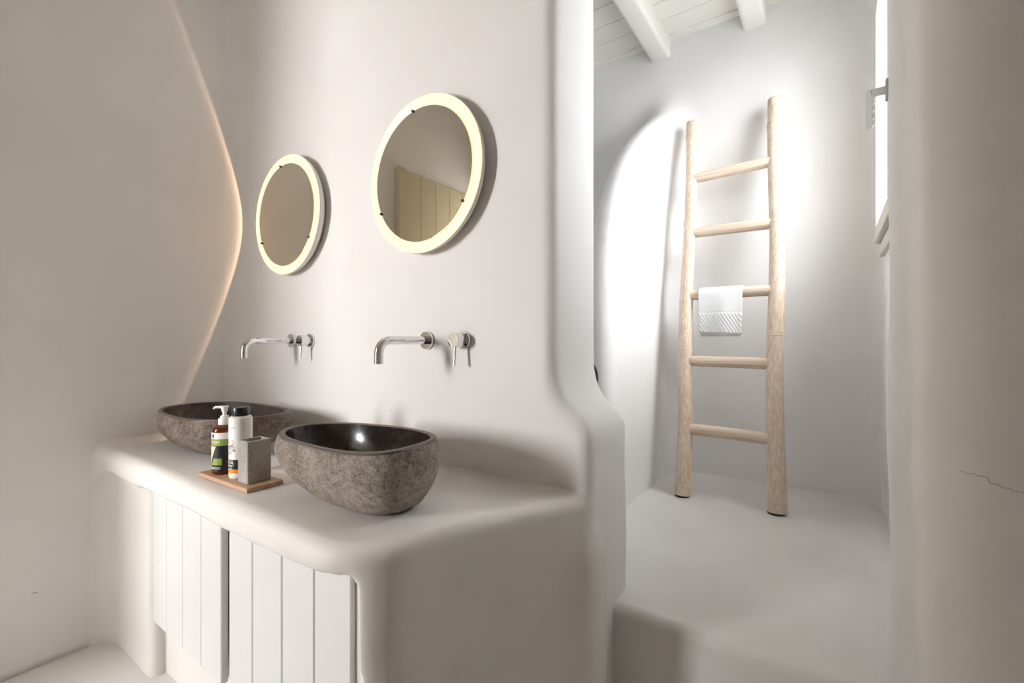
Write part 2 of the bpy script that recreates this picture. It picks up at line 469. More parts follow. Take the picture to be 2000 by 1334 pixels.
struct(boxes('wall_shower_window', [(XSR, XSR + 0.32, 1.3, WY0, 0.3, ZC), (XSR, XSR + 0.32, WY1, 3.0, 0.3, ZC),
                                    (XSR, XSR + 0.32, WY0, WY1, 0.3, WZ0), (XSR, XSR + 0.32, WY0, WY1, WZ1, ZC)], M['wall']))
struct(box('wall_shower_left', (-2.1, -1.92, 1.3, 3.0, 0.3, ZC), M['wall']))

# ceiling: boards and beams
ce = box('ceiling', (-3.0, 1.7, -2.1, 3.1, ZC + 0.018, ZC + 0.15), M['ceiling']); struct(ce)
y = YS + 0.05
ws = [0.07, 0.148, 0.147, 0.15, 0.146, 0.15, 0.148, 0.15, 0.15]
yy = YS + 0.03
for i, wd in enumerate(ws):
    y1 = yy; y0 = yy - wd; yy = y0
    box('ceiling_board', (-1.95, XSR + 0.05, y0 + 0.0022, y1 - 0.0022, ZC, ZC + 0.02), M['ceiling'], ce, bevel=0.003, seg=1)
box('ceiling_bead', (-1.95, XSR + 0.05, YS - 0.045, YS + 0.02, ZC - 0.014, ZC + 0.004), M['ceiling'], ce, bevel=0.004)
for xb in (-1.435, -0.915, -0.40):
    box('ceiling_beam', (xb, xb + 0.118, 1.38, YS + 0.04, ZC - 0.112, ZC + 0.01), M['beam'], ce, bevel=0.022, seg=4, smooth=True)

# ------------------------------------------------------------------ shower window
XF = XSR - 0.036
win = empty('window_1', (XSR, 1.97, WZ0)); struct(win)
def wpart(name, dims, mat, par=win, bevel=0.004):
    o = box(name, dims, mat, None, bevel=bevel); o.parent = par
    pw = Vector(par.location) + (Vector(par.parent.location) if par.parent else Vector((0, 0, 0)))
    o.location = -pw if True else (0, 0, 0)
    return o
def frame_bars(name, y0, y1, z0, z1, wdt, x0, x1, mat, par, bevel=0.004):
    bm = bmesh.new()
    for d in ((x0, x1, y0, y1, z0, z0 + wdt), (x0, x1, y0, y1, z1 - wdt, z1), (x0, x1, y0, y0 + wdt, z0 + wdt, z1 - wdt), (x0, x1, y1 - wdt, y1, z0 + wdt, z1 - wdt)):
        box_bm(bm, *d, bevel=bevel)
    me = bpy.data.meshes.new(name); bm.to_mesh(me); bm.free()
    o = link(name, me, mat, par, False); o.location = -Vector(win.location)
    return o
frame_bars('window_frame', WY0 - 0.02, WY1 + 0.03, WZ0 - 0.052, WZ1 + 0.05, 0.05, XSR - 0.018, XSR + 0.06, M['frame'], win)
def sash(y0, y1, handle_y=None):
    s = frame_bars('window_sash', y0, y1, WZ0 + 0.004, WZ1 - 0.004, 0.062, XF, XSR + 0.02, M['frame'], win)
    p = box('pane', (XSR + 0.0, XSR + 0.006, y0 + 0.055, y1 - 0.055, WZ0 + 0.06, WZ1 - 0.06), M['glass'], s)
    if handle_y is not None:
        hy = handle_y; hz = 2.02
        bm = bmesh.new()
        box_bm(bm, XF - 0.008, XF + 0.001, hy - 0.014, hy + 0.014, hz - 0.036, hz + 0.036, bevel=0.004)
        box_bm(bm, XF - 0.050, XF - 0.004, hy - 0.010, hy + 0.010, hz - 0.012, hz + 0.012, bevel=0.004)
        box_bm(bm, XF - 0.058, XF - 0.040, hy - 0.010, hy + 0.010, hz - 0.118, hz + 0.012, bevel=0.004)
        for k in range(4):
            box_bm(bm, XF - 0.042, XF - 0.037, hy - 0.009, hy + 0.009, hz - 0.112 + k * 0.025, hz - 0.096 + k * 0.025, bevel=0.002)
        me = bpy.data.meshes.new('handle'); bm.to_mesh(me); bm.free()
        h = link('handle', me, M['nickel'], s, False); tag(h, 'grey metal lever handle pointing down')
    return s
sash(1.968, WY1 + 0.006, 1.985)
sash(WY0 + 0.0, 1.966)
# lobby window
w2 = empty('window_2', (-2.42, -1.95, LZ0)); struct(w2)
bm = bmesh.new()
for d in ((LX0, LX1, -1.97, -1.92, LZ0, LZ0 + 0.035), (LX0, LX1, -1.97, -1.92, LZ1 - 0.035, LZ1), (LX0, LX0 + 0.035, -1.97, -1.92, LZ0, LZ1), (LX1 - 0.035, LX1, -1.97, -1.92, LZ0, LZ1)):
    box_bm(bm, *d)
me = bpy.data.meshes.new('window_frame'); bm.to_mesh(me); bm.free()
o = link('window_frame', me, M['frame'], w2, False); o.location = -Vector(w2.location)
o = box('pane', (LX0, LX1, -1.95, -1.945, LZ0, LZ1), M['glass'], w2); o.location = -Vector(w2.location)

# planked door leaf folded back against the left wall (seen in the basin mirror)
dr = empty('door_1', (XL + 0.03, -0.36, 0)); struct(dr)
box('door_stile', (-0.02, 0.018, 0.425, 0.475, 0.02, 2.305), M['door'], dr, bevel=0.003)
for k in range(6):
    y1 = 0.422 - k * 0.142
    box('door_plank', (-0.02, 0.012, y1 - 0.139, y1, 0.02, 2.295), M['door'], dr, bevel=0.003)

# ------------------------------------------------------------------ plaster washstand
NX0, NX1, NZ1, NYB = -1.925, -0.784, 0.672, 0.618
plan = [(-2.60, 0.535), (-0.90, 0.535)]
for i in range(0, 9):
    a = -math.pi / 2 + math.radians(75) * i / 8
    plan.append((-0.872 + 0.165 * math.cos(a), 0.70 + 0.165 * math.sin(a)))
plan += [(-0.692, 0.735), (-0.655, 0.835), (-0.597, 0.968), (-0.535, 1.095), (-0.528, 1.17), (-0.528, 1.25), (-2.60, 1.25)]
def f_stand(x, y, z):
    d = d_ext(d_poly(x, y, plan) + 0 * z, np.abs(z - (ZT - 1.0)) - 1.0, 0.034)
    zt = z - 0.022 * np.clip((x + 1.25) / 0.45, 0, 1)
    nd = np.maximum(d_box2(x, zt, NX0, NX1, -2.0, NZ1, 0.02), (y - NYB))
    d = smax(d, -nd, 0.022)
    set_back = np.maximum(np.maximum(d_box2(x, z, -3.0, -1.2, -2.0, NZ1 - 0.012, 0.02), y - 0.572), -1.0)
    d = smax(d, -set_back, 0.04)
    d = d + wob(x, y, z, 0.0022, 1.4, 1.0)
    d = smin(d, wl(x, y, z) + 0.005, 0.055 + 0.06 * np.clip((0.67 - z) / 0.10, 0, 1))
    return smin(d, f_basin_core(x, y, z) + 0.003, 0.025 + 0.07 * np.clip((ZT - 0.06 - z) / 0.1, 0, 1))
stand = empty('washstand', (-1.4, 0.8, 0))
tag(stand, 'rounded cream plaster washstand with white planked doors below the two mirrors', 'washstand')
body = sdf_mesh('counter', f_stand, (-2.36, 0.30, -0.02), (-0.47, 1.17, 0.83), 0.0125, M['counter'],
                keep=lambda V: (V[:, 0] > XL - 0.004) & ((V[:, 1] < YW + 0.004) | ((V[:, 0] > -0.60) & (V[:, 1] < 1.165))))
body.parent = stand; body.location = -Vector(stand.location)
def cabinet_door(x0, widths, yf, z0, z1, gap):
    d = empty('cabinet_door', (x0 - stand.location.x, yf - stand.location.y, z0)); d.parent = stand
    x = 0
    for wdt in widths:
        box('plank', (x + gap / 2, x + wdt - gap / 2, 0, 0.018, 0, z1 - z0), M['paint'], d, bevel=0.0025, seg=1)
        x += wdt
    box('backing', (0.002, x - 0.001, 0.0155, 0.019, 0.002, z1 - z0), M['paint_edge'], d)
    return d
cabinet_door(-1.925, [0.122, 0.133, 0.136, 0.131], 0.578, 0.202, 0.70, 0.0012)
cabinet_door(-1.388, [0.135, 0.147, 0.139, 0.138], 0.592, 0.202, 0.70, 0.004)
o = box('door_frame', (-0.829, -0.775, 0.604, 0.620, 0.10, 0.715), M['paint_edge'], stand); o.location = -Vector(stand.location)

# ------------------------------------------------------------------ stone basins
def superell(a, hx, hy, n):
    if not isinstance(n, (int, float)): n = n(a)
    c, s = abs(math.cos(a)), abs(math.sin(a))
    return 1.0 / ((c / hx) ** n + (s / hy) ** n) ** (1.0 / n)
def basin(name, label, cx, cy, hx, hy, H, rim_fn, base_shift, base_sc, mats, seed, n=2.6):
    root = empty(name, (cx, cy, ZT)); tag(root, label, 'basin', 'stone vessel basins on the counter')
    A = 120
    r0 = random.Random(seed); ph = [r0.uniform(0, 6.28) for _ in range(8)]
    def lump(a, t):
        return 1 + 0.012 * math.sin(3 * a + ph[0] + 2 * t) + 0.009 * math.sin(5 * a + ph[1] - 3 * t) + 0.006 * math.sin(9 * a + ph[2] + 5 * t) \
            + 0.004 * math.sin(17 * a + ph[3] + 11 * t) + 0.003 * math.sin(23 * a + ph[4] - 17 * t)
    def P(a, k, z, sh, edge=0.0):
        R = superell(a, hx, hy, n) * rim_fn(a)
        R = R * k + edge
        return (R * math.cos(a) + sh[0], R * math.sin(a) + sh[1], z)
    rimz = lambda a: H * (1 + 0.02 * math.sin(a + ph[5]) + 0.012 * math.sin(2 * a + ph[6]))
    outer = []
    prof = [(0.0, 0.0), (0.5, 0.0), (0.85, 0.0015), (0.97, 0.008)]   # base: fraction of base size
    for (k, z) in prof:
        outer.append([P(a, base_sc * k, z, base_shift) for a in [2 * math.pi * i / A for i in range(A)]])
    rows = 22
    for j in range(1, rows + 1):
        t = j / rows
        # belly: quick spread from base, widest around 3/4 height, slight turn-in at rim
        s = math.sin(min(1.0, t / 0.80) * math.pi / 2) ** 0.70
        k = base_sc + (1.045 - base_sc) * s - (0.045 * max(0, (t - 0.74) / 0.26) ** 2)
        row = []
        for i in range(A):
            a = 2 * math.pi * i / A
            sh = (base_shift[0] * (1 - s), base_shift[1] * (1 - s))
            row.append(P(a, k * lump(a, t), 0.008 + (rimz(a) - 0.006 - 0.008) * t, sh))
        outer.append(row)
    th = 0.015
    rim = [[P(a, 0.995, rimz(a) - 0.001, (0, 0)) for a in [2 * math.pi * i / A for i in range(A)]]]
    rim.insert(0, [P(2 * math.pi * i / A, 1.0 * lump(2 * math.pi * i / A, 1.0), rimz(2 * math.pi * i / A) - 0.006, (0, 0)) for i in range(A)])
    rim.append([P(2 * math.pi * i / A, 0.985, rimz(2 * math.pi * i / A), (0, 0), -0.006) for i in range(A)])
    rim.append([P(2 * math.pi * i / A, 0.985, rimz(2 * math.pi * i / A), (0, 0), -th + 0.003) for i in range(A)])
    rim.append([P(2 * math.pi * i / A, 0.985, rimz(2 * math.pi * i / A) - 0.003, (0, 0), -th) for i in range(A)])
    inn = []
    for j in range(0, 19):
        t = j / 18
        k = math.cos(t * math.pi / 2) ** 0.75 if t < 1 else 0.0
        inn.append([P(2 * math.pi * i / A, 0.985 * k, rimz(2 * math.pi * i / A) - 0.003 - (H - 0.035) * math.sin(t * math.pi / 2) ** 1.0,
                      (base_shift[0] * 0.5 * t, base_shift[1] * 0.5 * t), -th * k) for i in range(A)])
    def skin(nm, R, mat, flip=False):
        V = [p for r in R for p in r]; F = []
        for j in range(len(R) - 1):
            for i in range(A):
                i2 = (i + 1) % A
                q = [j * A + i, j * A + i2, (j + 1) * A + i2, (j + 1) * A + i]
                F.append(q)
        me = mesh_from(nm, V, F); bm = bmesh.new(); bm.from_mesh(me)
        bmesh.ops.remove_doubles(bm, verts=bm.verts, dist=1e-5); bm.to_mesh(me); bm.free()
        return link(nm, me, mat, root)
    tag(skin('stone_shell', outer, mats[0]), 'rough pitted outer stone')
    tag(skin('rim', rim, mats[2]), 'honed flat stone rim')
    tag(skin('bowl_interior', inn, mats[1]), 'dark smooth hollow of the stone')
    return root
basin('stone_basin', 'large rough grey-brown stone basin with glossy dark hollow, nearest on the counter', -1.054, 0.755, 0.253, 0.137, 0.167,
      lambda a: 1 + 0.0 * math.cos(a), (0.070, 0.0), 0.57, (M['stone'], M['stone_in'], M['stone_rim']), 3, lambda a: 2.6 + 0.5 * math.cos(a))
basin('stone_basin', 'brown pitted stone basin with dull hollow in the corner behind the bottles', -1.942, 0.812, 0.297, 0.185, 0.150,
      lambda a: 1 + 0.02 * math.cos(a + 0.6), (0.03, -0.01), 0.50, (M['stone_left'], M['stone_in_left'], M['stone_rim']), 11, 2.4)

# ------------------------------------------------------------------ lit round mirrors
def lamp_beam(x, z, peak, glow):
    """unseen point light added just before the glass, its shallow cone shaped to draw the arc and glow on the wall (angular profile like a photometric file)"""
    ld = bpy.data.lights.new('added_mirror_light', 'POINT'); ld.energy = 1.0; ld.shadow_soft_size = 0.0; ld.color = (1.0, 0.66, 0.40)
    ld.use_nodes = True; nt = ld.node_tree; L = nt.links; em = nt.nodes['Emission']
    tc = N(nt, 'ShaderNodeTexCoord'); sp = N(nt, 'ShaderNodeSeparateXYZ'); L.new(tc.outputs['Normal'], sp.inputs[0])
    def mt(op, a, b=None, c=None):
        n = N(nt, 'ShaderNodeMath', operation=op)
        for i, v in enumerate((a, b, c)):
            if v is None: continue
            if isinstance(v, (int, float)): n.inputs[i].default_value = v
            else: L.new(v, n.inputs[i])
        return n.outputs[0]
    X, Y, Z = sp.outputs
    rad = mt('SQRT', mt('ADD', mt('MULTIPLY', X, X), mt('ADD', mt('MULTIPLY', Z, Z), 1e-5)))
    e = mt('DIVIDE', mt('MULTIPLY', Y, -1.0), rad)
    ca = mt('DIVIDE', mt('ABSOLUTE', X), rad)
    e0 = mt('MULTIPLY_ADD', mt('SUBTRACT', 1.0, ca), BEAM[1], BEAM[0])
    de = mt('SUBTRACT', e, e0)
    edge = mt('SMOOTH_MIN', 1.0, mt('MAXIMUM', mt('DIVIDE', de, 0.016), 0.0), 0.3)
    dp = mt('MAXIMUM', de, 0.0)
    pk = mt('MULTIPLY', mt('POWER', 2.718, mt('MULTIPLY', dp, -1.0 / 0.030)), peak)
    gl = mt('MULTIPLY', mt('POWER', 2.718, mt('MULTIPLY', dp, -1.0 / 0.55)), glow)
    comp = mt('POWER', mt('MAXIMUM', ca, 0.25), -0.45)
    L.new(mt('MULTIPLY', mt('MULTIPLY', mt('ADD', pk, gl), edge), comp), em.inputs['Strength'])
    o = bpy.data.objects.new('added_mirror_light', ld); COL.objects.link(o); o.location = (x, YW - 0.0485, z)  # added source in front of the disc, not the fixture's own bulb
    return o
BEAM = (0.016, 0.42)
def mirror(name, label, cx, cz):
    root = empty(name, (cx, YW, cz)); root.scale = (0.985, 1.5, 0.985); tag(root, label, 'mirror', 'lit round mirrors above the basins')
    h = lathe('housing', [(0.0, -0.001), (0.225, -0.001), (0.232, 0.001), (0.248, 0.008), (0.258, 0.016), (0.263, 0.0245), (0.2618, 0.0285)], M['housing'], root, 96, '-Y')
    lathe('light_ring', [(0.2615, 0.0285), (0.259, 0.0305), (0.254, 0.0315), (0.246, 0.0305), (0.236, 0.027), (0.224, 0.021), (0.205, 0.015), (0.0, 0.014)], M['lamp'], root, 96, '-Y')
    g = lathe('glass', [(0.0, 0.027), (0.2228, 0.027), (0.2236, 0.0276), (0.2236, 0.0305), (0.2226, 0.031), (0.0, 0.031)], M['mirror'], root, 96, '-Y')
    g.data.polygons.foreach_set('use_smooth', np.zeros(len(g.data.polygons), dtype=bool))
    for a in (99, 207, -33):
        a = math.radians(a)
        c = lathe('clip', [(0.0, -0.001), (0.0046, -0.001), (0.0046, 0.003), (0.003, 0.0045), (0.0, 0.0048)], M['clip'], root, 14, '-Y')
        c.location = (0.2232 * math.cos(a), -0.0305, 0.2232 * math.sin(a))
    return root
ZM = CAM_H + 0.562
mirror('lit_mirror', 'round mirror with glowing rim reflecting a planked door, nearer of the two', -1.049 * 1.054, ZM - 0.012)
mirror('lit_mirror', 'round mirror with glowing rim near the left corner, above the far basin', -1.843 * 1.054, ZM - 0.012)
lamp_beam(-1.843 * 1.054, ZM, 12.0, 1.2)
lamp_beam(-1.049 * 1.054, ZM, 0.0, 1.5)

# ------------------------------------------------------------------ taps
ZF = CAM_H + 0.004
def spout(label, x):
    root = empty('wall_spout', (x, YW, ZF)); tag(root, label, 'faucet', 'chrome wall spouts')
    sharp(lathe('rose', [(0.0, -0.002), (0.0295, -0.002), (0.0295, 0.010), (0.0288, 0.0115), (0.0, 0.0115)], M['chrome'], root, 48, '-Y'), 40)
    R, rb, Lh = 0.0138, 0.042, 0.205
    pts = [(0, 0.0, 0), (0, -0.05, 0), (0, -0.1, 0), (0, -(Lh - rb), 0)]
    for k in range(1, 13):
        a = math.pi / 2 * k / 12
        pts.append((0, -(Lh - rb) - rb * math.sin(a), -rb + rb * math.cos(a)))
    pts.append((0, -Lh, -0.060))
    tube('pipe', pts, R, M['chrome'], root, 28)
    sharp(lathe('nozzle', [(0.0, -0.072), (0.012, -0.072), (0.0141, -0.0715), (0.0141, -0.0605), (0.0, -0.0605)], M['chrome'], root, 28), 40).location = (0, -Lh, 0)
    return root
def control(label, x):
    root = empty('lever_mixer', (x, YW, ZF)); tag(root, label, 'faucet', 'chrome lever mixers')
    sharp(lathe('rose', [(0.0, -0.002), (0.0295, -0.002), (0.0295, 0.006), (0.028, 0.008), (0.022, 0.008), (0.022, 0.013), (0.020, 0.013), (0.020, 0.020), (0.0, 0.020)], M['chrome'], root, 48, '-Y'), 40)
    sharp(lathe('knob', [(0.0, 0.0205), (0.0225, 0.0205), (0.0228, 0.022), (0.0228, 0.050), (0.0218, 0.052), (0.0, 0.052)], M['chrome'], root, 48, '-Y'), 40)
    tube('lever', [(0, -0.040, -0.018), (0, -0.042, -0.05), (0.001, -0.045, -0.079)], [0.0045, 0.0045, 0.0045], M['chrome'], root, 14)
    return root
spout('long chrome wall spout over the near basin, below the nearer mirror', -1.118)
control('chrome round lever mixer beside the near spout', -0.958)
spout('long chrome wall spout over the far corner basin', -1.963)
control('chrome round lever mixer beside the far spout', -1.823)

# ------------------------------------------------------------------ tray and toiletries
TZ = ZT + 0.013
tray = box('wooden_tray', (-0.146, 0.146, -0.051, 0.051, 0.0, 0.012), M['tray'], None, bevel=0.0015)
tray.location = (-1.449, 0.6480, ZT + 0.001); tray.rotation_euler = (0, 0, math.radians(1.5))
tag(tray, 'small flat wooden tray on the counter between the basins', 'tray')

# tumbler: square resin cup
def tumbler():
    bm = bmesh.new(); hx, hy, H, t = 0.029, 0.034, 0.120, 0.0085
    def ring(sx, sy, z, r=0.005, n=4):
        out = []
        for cx, cy, a0 in ((sx - r, sy - r, 0), (-(sx - r), sy - r, 90), (-(sx - r), -(sy - r), 180), (sx - r, -(sy - r), 270)):
            for k in range(n + 1):
                a = math.radians(a0 + 90 * k / n); out.append(bm.verts.new((cx + r * math.cos(a), cy + r * math.sin(a), z)))
        return out
    rr = [ring(hx - 0.002, hy - 0.002, 0), ring(hx, hy, 0.002), ring(hx, hy, H - 0.0015), ring(hx - 0.0015, hy - 0.0015, H), ring(hx - t, hy - t, H, 0.003), ring(hx - t, hy - t, 0.012, 0.003)]
    for a, b in zip(rr[:-1], rr[1:]):
        for i in range(len(a)): bm.faces.new((a[i], a[(i + 1) % len(a)], b[(i + 1) % len(a)], b[i]))
    bm.faces.new(rr[0][::-1]); bm.faces.new(rr[-1])
    me = bpy.data.meshes.new('tumbler'); bm.to_mesh(me); bm.free()
    o = sharp(link('square_tumbler', me, M['tumbler']), 40); o.location = (-1.366, 0.652, TZ + 0.0); o.rotation_euler = (0, 0, math.radians(1.0))
    return tag(o, 'square grey speckled stone tumbler on the wooden tray', 'tumbler')
tumbler()

def arc_patch(name, r, z0, z1, a0, a1, mat, parent, seg=24, zf=None):
    """thin label wrapped on a bottle: angle 0 faces the viewer side, measured about Z"""
    V = []; F = []; nz = 6
    for i in range(seg + 1):
        a = a0 + (a1 - a0) * i / seg
        for j in range(nz + 1):
            z = z0 + (z1 - z0) * j / nz
            V.append((r * math.cos(a), r * math.sin(a), z))
    for i in range(seg):
        for j in range(nz):
            F.append([i * (nz + 1) + j, (i + 1) * (nz + 1) + j, (i + 1) * (nz + 1) + j + 1, i * (nz + 1) + j + 1])
    return link(name, mesh_from(name, V, F), mat, parent)

def wrap_text(name, text, size, r, a_start, z, mat, parent):
    cu = bpy.data.curves.new(name, 'FONT'); cu.body = text; cu.size = size; cu.resolution_u = 3
    tmp = bpy.data.objects.new(name + '_t', cu); COL.objects.link(tmp)
    dg = bpy.context.evaluated_depsgraph_get()
    me = bpy.data.meshes.new_from_object(tmp.evaluated_get(dg))
    bpy.data.objects.remove(tmp)
    me.name = name; me.materials.clear()
    for v in me.vertices:
        a = a_start + v.co.x / r
        v.co = Vector((r * math.cos(a), r * math.sin(a), z + v.co.y))
    return link(name, me, mat, parent, False)

def wrap_shape(name, polys, r, a_c, z_c, mat, parent):
    """flat printed shapes: list of polygons in (u across, v up) metres wrapped on radius r"""
    bm = bmesh.new()
    for P in polys: bm.faces.new([bm.verts.new((u, v, 0)) for (u, v) in P])
    bmesh.ops.triangulate(bm, faces=bm.faces)
    for _ in range(4):
        es = [e for e in bm.edges if e.calc_length() > 0.004]
        if not es: break
        bmesh.ops.subdivide_edges(bm, edges=es, cuts=1)
        bmesh.ops.triangulate(bm, faces=bm.faces)
    for v in bm.verts:
        u, w_ = v.co.x, v.co.y
        v.co = Vector((r * math.cos(a_c + u / r), r * math.sin(a_c + u / r), z_c + w_))
    me = bpy.data.meshes.new(name); bm.to_mesh(me); bm.free()
    return link(name, me, mat, parent, False)

def facing(x, y): return math.atan2(-y, -x)      # azimuth from a bottle toward the standing viewer

def pump_bottle(x, y):
    root = empty('pump_bottle', (x, y, TZ)); tag(root, 'amber pump bottle with black and green label on the tray', 'bottle')
    r = 0.0335; fa = facing(x, y)
    lathe('bottle_body', [(0, 0), (r - 0.004, 0), (r, 0.004), (r, 0.132), (r - 0.002, 0.139), (r - 0.009, 0.1445), (0.0135, 0.147), (0.0135, 0.150), (0, 0.150)], M['amber'], root, 48)
    lb = arc_patch('label', r + 0.0004, 0.010, 0.127, fa - 2.3, fa + 1.35, M['label_black'], root, 40)
    arc_patch('label_top', r + 0.0006, 0.108, 0.127, fa - 2.3, fa + 1.35, M['label_white'], lb, 40)
    arc_patch('label_band', r + 0.0007, 0.088, 0.108, fa - 2.3, fa + 1.35, M['label_green'], lb, 40)
    tag(wrap_text('lettering', 'E CARE', 0.0105, r + 0.0010, fa - 1.36, 0.0955, M['label_white'], lb), 'white E CARE lettering')
    # printed leaf, panel and small lines
    a0 = fa - 1.25
    leaf = []
    for k in range(13):
        t = k / 12; leaf.append((-0.014 + 0.040 * t ** 0.8 - 0.013 * math.sin(math.pi * t), -0.052 + 0.064 * t))
    for k in range(12, -1, -1):
        t = k / 12; leaf.append((-0.014 + 0.040 * t ** 0.8 + 0.010 * math.sin(math.pi * t) - 0.0, -0.052 + 0.064 * t))
    wrap_shape('leaf_print', [[(-0.02, -0.060), (-0.012, -0.054), (0.004, -0.022), (0.018, 0.012), (-0.02, 0.012)]], r + 0.0008, a0, 0.074, M['label_white'], lb)
    wrap_shape('leaf_print', [[(-0.016, -0.046), (-0.011, -0.044), (0.002, -0.020), (0.014, 0.010), (0.000, 0.004), (-0.012, -0.012)]], r + 0.0009, a0, 0.074, M['label_pale'], lb)
    wrap_shape('panel_print', [[(0.001, -0.044), (0.036, -0.044), (0.036, -0.024), (0.010, -0.024)]], r + 0.0009, a0, 0.074, M['label_green'], lb)
    wrap_shape('line_print', [[(-0.012, -0.0515), (0.032, -0.0515), (0.032, -0.050), (-0.012, -0.050)], [(-0.012, -0.0555), (0.032, -0.0555), (0.032, -0.054), (-0.012, -0.054)]], r + 0.0009, a0, 0.074, M['label_white'], lb)
    circ = [(0.0045 * math.cos(t), 0.006 * math.sin(t)) for t in [2 * math.pi * i / 14 for i in range(14)]]
    wrap_shape('emblem_print', [circ, [(-0.001, -0.010), (0.001, -0.010), (0.001, -0.004), (-0.001, -0.004)]], r + 0.0009, fa - 1.02, 0.1175, M['label_black'], lb)
    pc = lathe('pump_collar', [(0.0, 0.148), (0.0165, 0.148), (0.0165, 0.1655), (0.0155, 0.167), (0.0115, 0.168), (0.0115, 0.173), (0.0095, 0.175), (0, 0.175)], M['white_plastic'], root, 36); sharp(pc, 40)
    st = lathe('pump_stem', [(0, 0.172), (0.0052, 0.172), (0.0058, 0.186), (0.0085, 0.189), (0.009, 0.197), (0.0115, 0.2), (0.0118, 0.2035), (0.0, 0.205)], M['white_plastic'], root, 28); sharp(st, 40)
    d = fa - 1.9
    p0 = Vector((0.004 * math.cos(d), 0.004 * math.sin(d), 0.2005)); p1 = Vector((0.026 * math.cos(d), 0.026 * math.sin(d), 0.2005)); p2 = p1 + Vector((0.004 * math.cos(d), 0.004 * math.sin(d), -0.005))
    tube('pump_nozzle', [p0, p1, p2], [0.0042, 0.0036, 0.0032], M['white_plastic'], root, 14)
    return root
pump_bottle(-1.528, 0.640)

def shampoo_bottle(x, y):
    root = empty('capped_bottle', (x, y, TZ)); tag(root, 'white bottle with black cap and orange band on the tray', 'bottle')
    r = 0.0310; fa = facing(x, y)
    lathe('bottle_body', [(0, 0), (r - 0.004, 0), (r - 0.001, 0.003), (r, 0.008), (r, 0.173), (r - 0.002, 0.179), (r - 0.006, 0.182), (0.020, 0.183), (0, 0.183)], M['cream_plastic'], root, 48)
    lb = arc_patch('label', r + 0.0004, 0.012, 0.160, fa - 2.2, fa + 0.15, M['label_white'], root, 30)
    arc_patch('label_band', r + 0.0007, 0.030, 0.058, fa - 2.2, fa + 0.15, M['label_black'], lb, 30)
    arc_patch('label_band', r + 0.0007, 0.0185, 0.030, fa - 2.2, fa + 0.15, M['label_orange'], lb, 30)
    tag(wrap_text('lettering', 'IVIA', 0.0165, r + 0.0011, fa - 1.50, 0.0445, M['label_white'], lb), 'white IVIA lettering')
    wrap_shape('line_print', [[(-0.014, 0.0), (0.012, 0.0), (0.012, 0.0018), (-0.014, 0.0018)]], r + 0.0010, fa - 1.0, 0.0405, M['label_white'], lb)
    wrap_shape('frame_print', [[(-0.012, 0.0), (0.006, 0.0), (0.006, 0.0009), (-0.012, 0.0009)], [(-0.012, 0.007), (0.006, 0.007), (0.006, 0.0079), (-0.012, 0.0079)], [(0.005, 0.0), (0.006, 0.0), (0.006, 0.0079), (0.005, 0.0079)]],
               r + 0.0010, fa - 1.0, 0.0305, M['label_white'], lb)
    rr = random.Random(5); A_, B_ = [], []
    for k in range(85):
        u = rr.gauss(0.0, 0.010); v = rr.gauss(0, 0.014)
        if abs(v) > 0.026 or u > 0.02: continue
        an = rr.uniform(0, 3.14); l = 0.0016; wd = 0.0007
        cu, su = math.cos(an), math.sin(an)
        q = [(u + cu * l - su * wd, v + su * l + cu * wd), (u - cu * l - su * wd, v - su * l + cu * wd), (u - cu * l + su * wd, v - su * l - cu * wd), (u + cu * l + su * wd, v + su * l - cu * wd)]
        A_.append(q)
    for (u, v) in ((0.010, -0.006), (0.013, -0.009), (0.006, 0.004), (-0.004, -0.014)):
        B_.append([(u + 0.0026 * math.cos(t), v + 0.0026 * math.sin(t)) for t in [2 * math.pi * i / 9 for i in range(9)]])
    wrap_shape('tree_print', A_, r + 0.0009, fa - 0.95, 0.092, M['ink_blue'], lb)
    wrap_shape('fruit_print', B_, r + 0.0010, fa - 0.95, 0.092, M['ink_orange'], lb)
    wrap_shape('line_print', [[(-0.016, 0.0), (0.014, 0.0), (0.014, 0.0009), (-0.016, 0.0009)]], r + 0.0010, fa - 0.8, 0.150, M['label_black'], lb)
    sharp(lathe('cap', [(0, 0.1825), (0.0225, 0.1825), (0.0232, 0.184), (0.0232, 0.205), (0.0222, 0.2072), (0, 0.2075)], M['black_plastic'], root, 40), 40)
    return root
shampoo_bottle(-1.437, 0.646)

